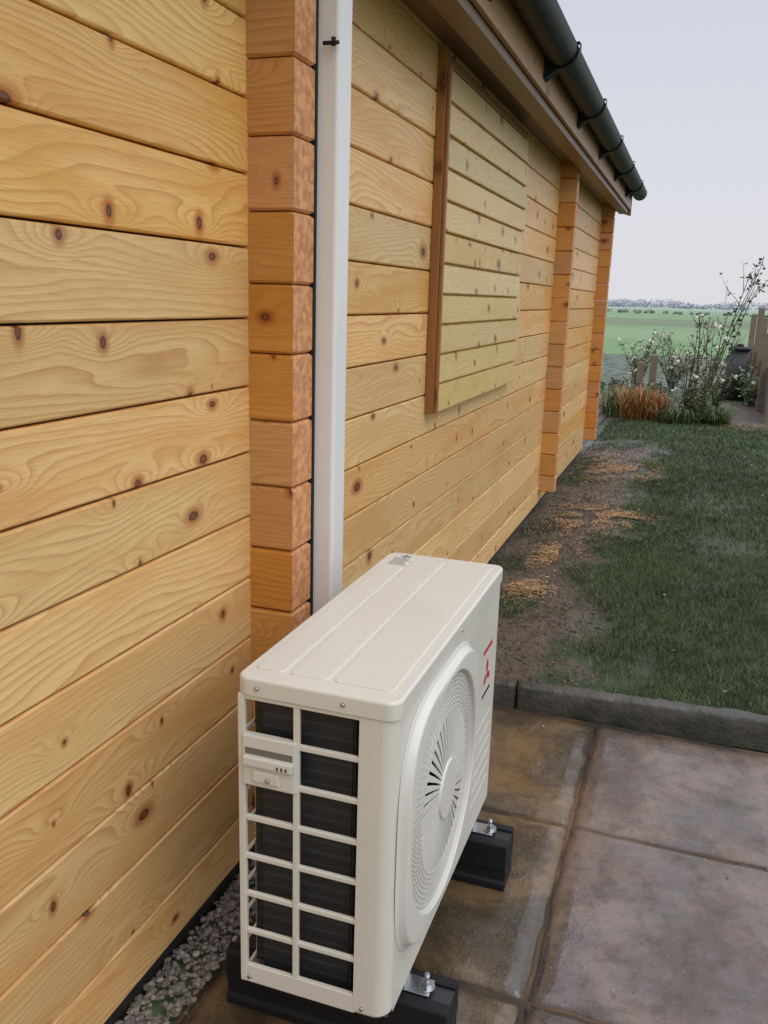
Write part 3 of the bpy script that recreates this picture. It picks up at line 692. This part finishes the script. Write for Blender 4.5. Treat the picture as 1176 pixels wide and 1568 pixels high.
def treeline(name,y,xa,xb,n,h0,h1,col,ls,nl=40):
    V=[];F=[]
    for i in range(n):
        X=R(xa,xb); Y=y+R(-8,8); h=R(h0,h1)*(.45+.55*min(1,abs(mn.noise(Vector((X*.02,y,0)))*2.4))); w=h*R(.7,1.3)
        for _ in range(nl):
            a,b=R(0,6.28),R(-1,1); rr=R(.2,1)**.5; q=Vector((X+w*rr*math.cos(a)*math.sqrt(1-b*b),Y+w*rr*math.sin(a)*.6,h*.45+h*.45*b*rr))
            leaf(V,F,q,ls*R(.6,1.4))
    meshobj(name,V,F,col,None)
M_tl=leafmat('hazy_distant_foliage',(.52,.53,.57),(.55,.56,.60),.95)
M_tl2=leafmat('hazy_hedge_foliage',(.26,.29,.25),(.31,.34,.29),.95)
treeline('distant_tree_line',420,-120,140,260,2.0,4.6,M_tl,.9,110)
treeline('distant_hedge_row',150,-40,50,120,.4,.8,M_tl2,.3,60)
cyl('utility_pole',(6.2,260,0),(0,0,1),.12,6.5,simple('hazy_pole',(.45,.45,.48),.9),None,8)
# ------------------------------------------------------------------ world, sun
W=bpy.data.worlds.new('World'); S.world=W; W.use_nodes=True; nt=W.node_tree; nt.nodes.clear()
g=G.__new__(G); g.nt=nt
sky=g.n('ShaderNodeTexSky',sky_type='NISHITA'); sky.sun_disc=False; sky.sun_elevation=math.radians(48); sky.sun_rotation=math.radians(125); sky.dust_density=4.; sky.air_density=1.
b1=g.n('ShaderNodeBackground'); g.set(b1.inputs[0],sky.outputs[0]); b1.inputs[1].default_value=.10
tc=g.n('ShaderNodeTexCoord').outputs['Generated']; x,y,z=g.sep(tc)
rampf=g.m('MAXIMUM',z,0.)
oc=g.mix(g.ss(rampf,0.,.40),(.77,.77,.815),(.64,.67,.76)); 
b2=g.n('ShaderNodeBackground')
g.set(b2.inputs[0],oc); g.set(b2.inputs[1],g.m('ADD',g.m('MULTIPLY',g.ss(rampf,.30,1.),1.85),1.03))
mx=g.n('ShaderNodeMixShader'); mx.inputs[0].default_value=.90; nt.links.new(b1.outputs[0],mx.inputs[1]); nt.links.new(b2.outputs[0],mx.inputs[2])
ow=g.n('ShaderNodeOutputWorld'); nt.links.new(mx.outputs[0],ow.inputs[0])
sl_=bpy.data.lights.new('sun','SUN'); sl_.energy=.75; sl_.angle=math.radians(45); sl_.color=(1,.98,.95); so=bpy.data.objects.new('sun',sl_); COL.objects.link(so)
az=math.radians(125); el=math.radians(48); dvec=Vector((math.sin(az)*math.cos(el),math.cos(az)*math.cos(el),math.sin(el))); so.rotation_euler=dvec.to_track_quat('Z','Y').to_euler()
# ------------------------------------------------------------------ camera
cam=bpy.data.cameras.new('camera'); co=bpy.data.objects.new('camera',cam); COL.objects.link(co)
yaw,pi_,ro=-.3308,-.2406,-.0292
Fv=Vector((math.sin(yaw)*math.cos(pi_),math.cos(yaw)*math.cos(pi_),math.sin(pi_))); R0=Vector((math.cos(yaw),-math.sin(yaw),0)); D0=Fv.cross(R0)
Rv=R0*math.cos(ro)+D0*math.sin(ro); Dv=-R0*math.sin(ro)+D0*math.cos(ro)
mt=Matrix((( Rv[0],-Dv[0],-Fv[0]),(Rv[1],-Dv[1],-Fv[1]),(Rv[2],-Dv[2],-Fv[2]))).to_4x4(); mt.translation=(0,0,1.428); co.matrix_world=mt
cam.sensor_fit='HORIZONTAL'; cam.sensor_width=36; cam.lens=1345.2/1176*36; cam.clip_start=.02; cam.clip_end=6000
S.camera=co
S.view_settings.view_transform='Standard'; S.view_settings.look='None'; S.view_settings.exposure=0
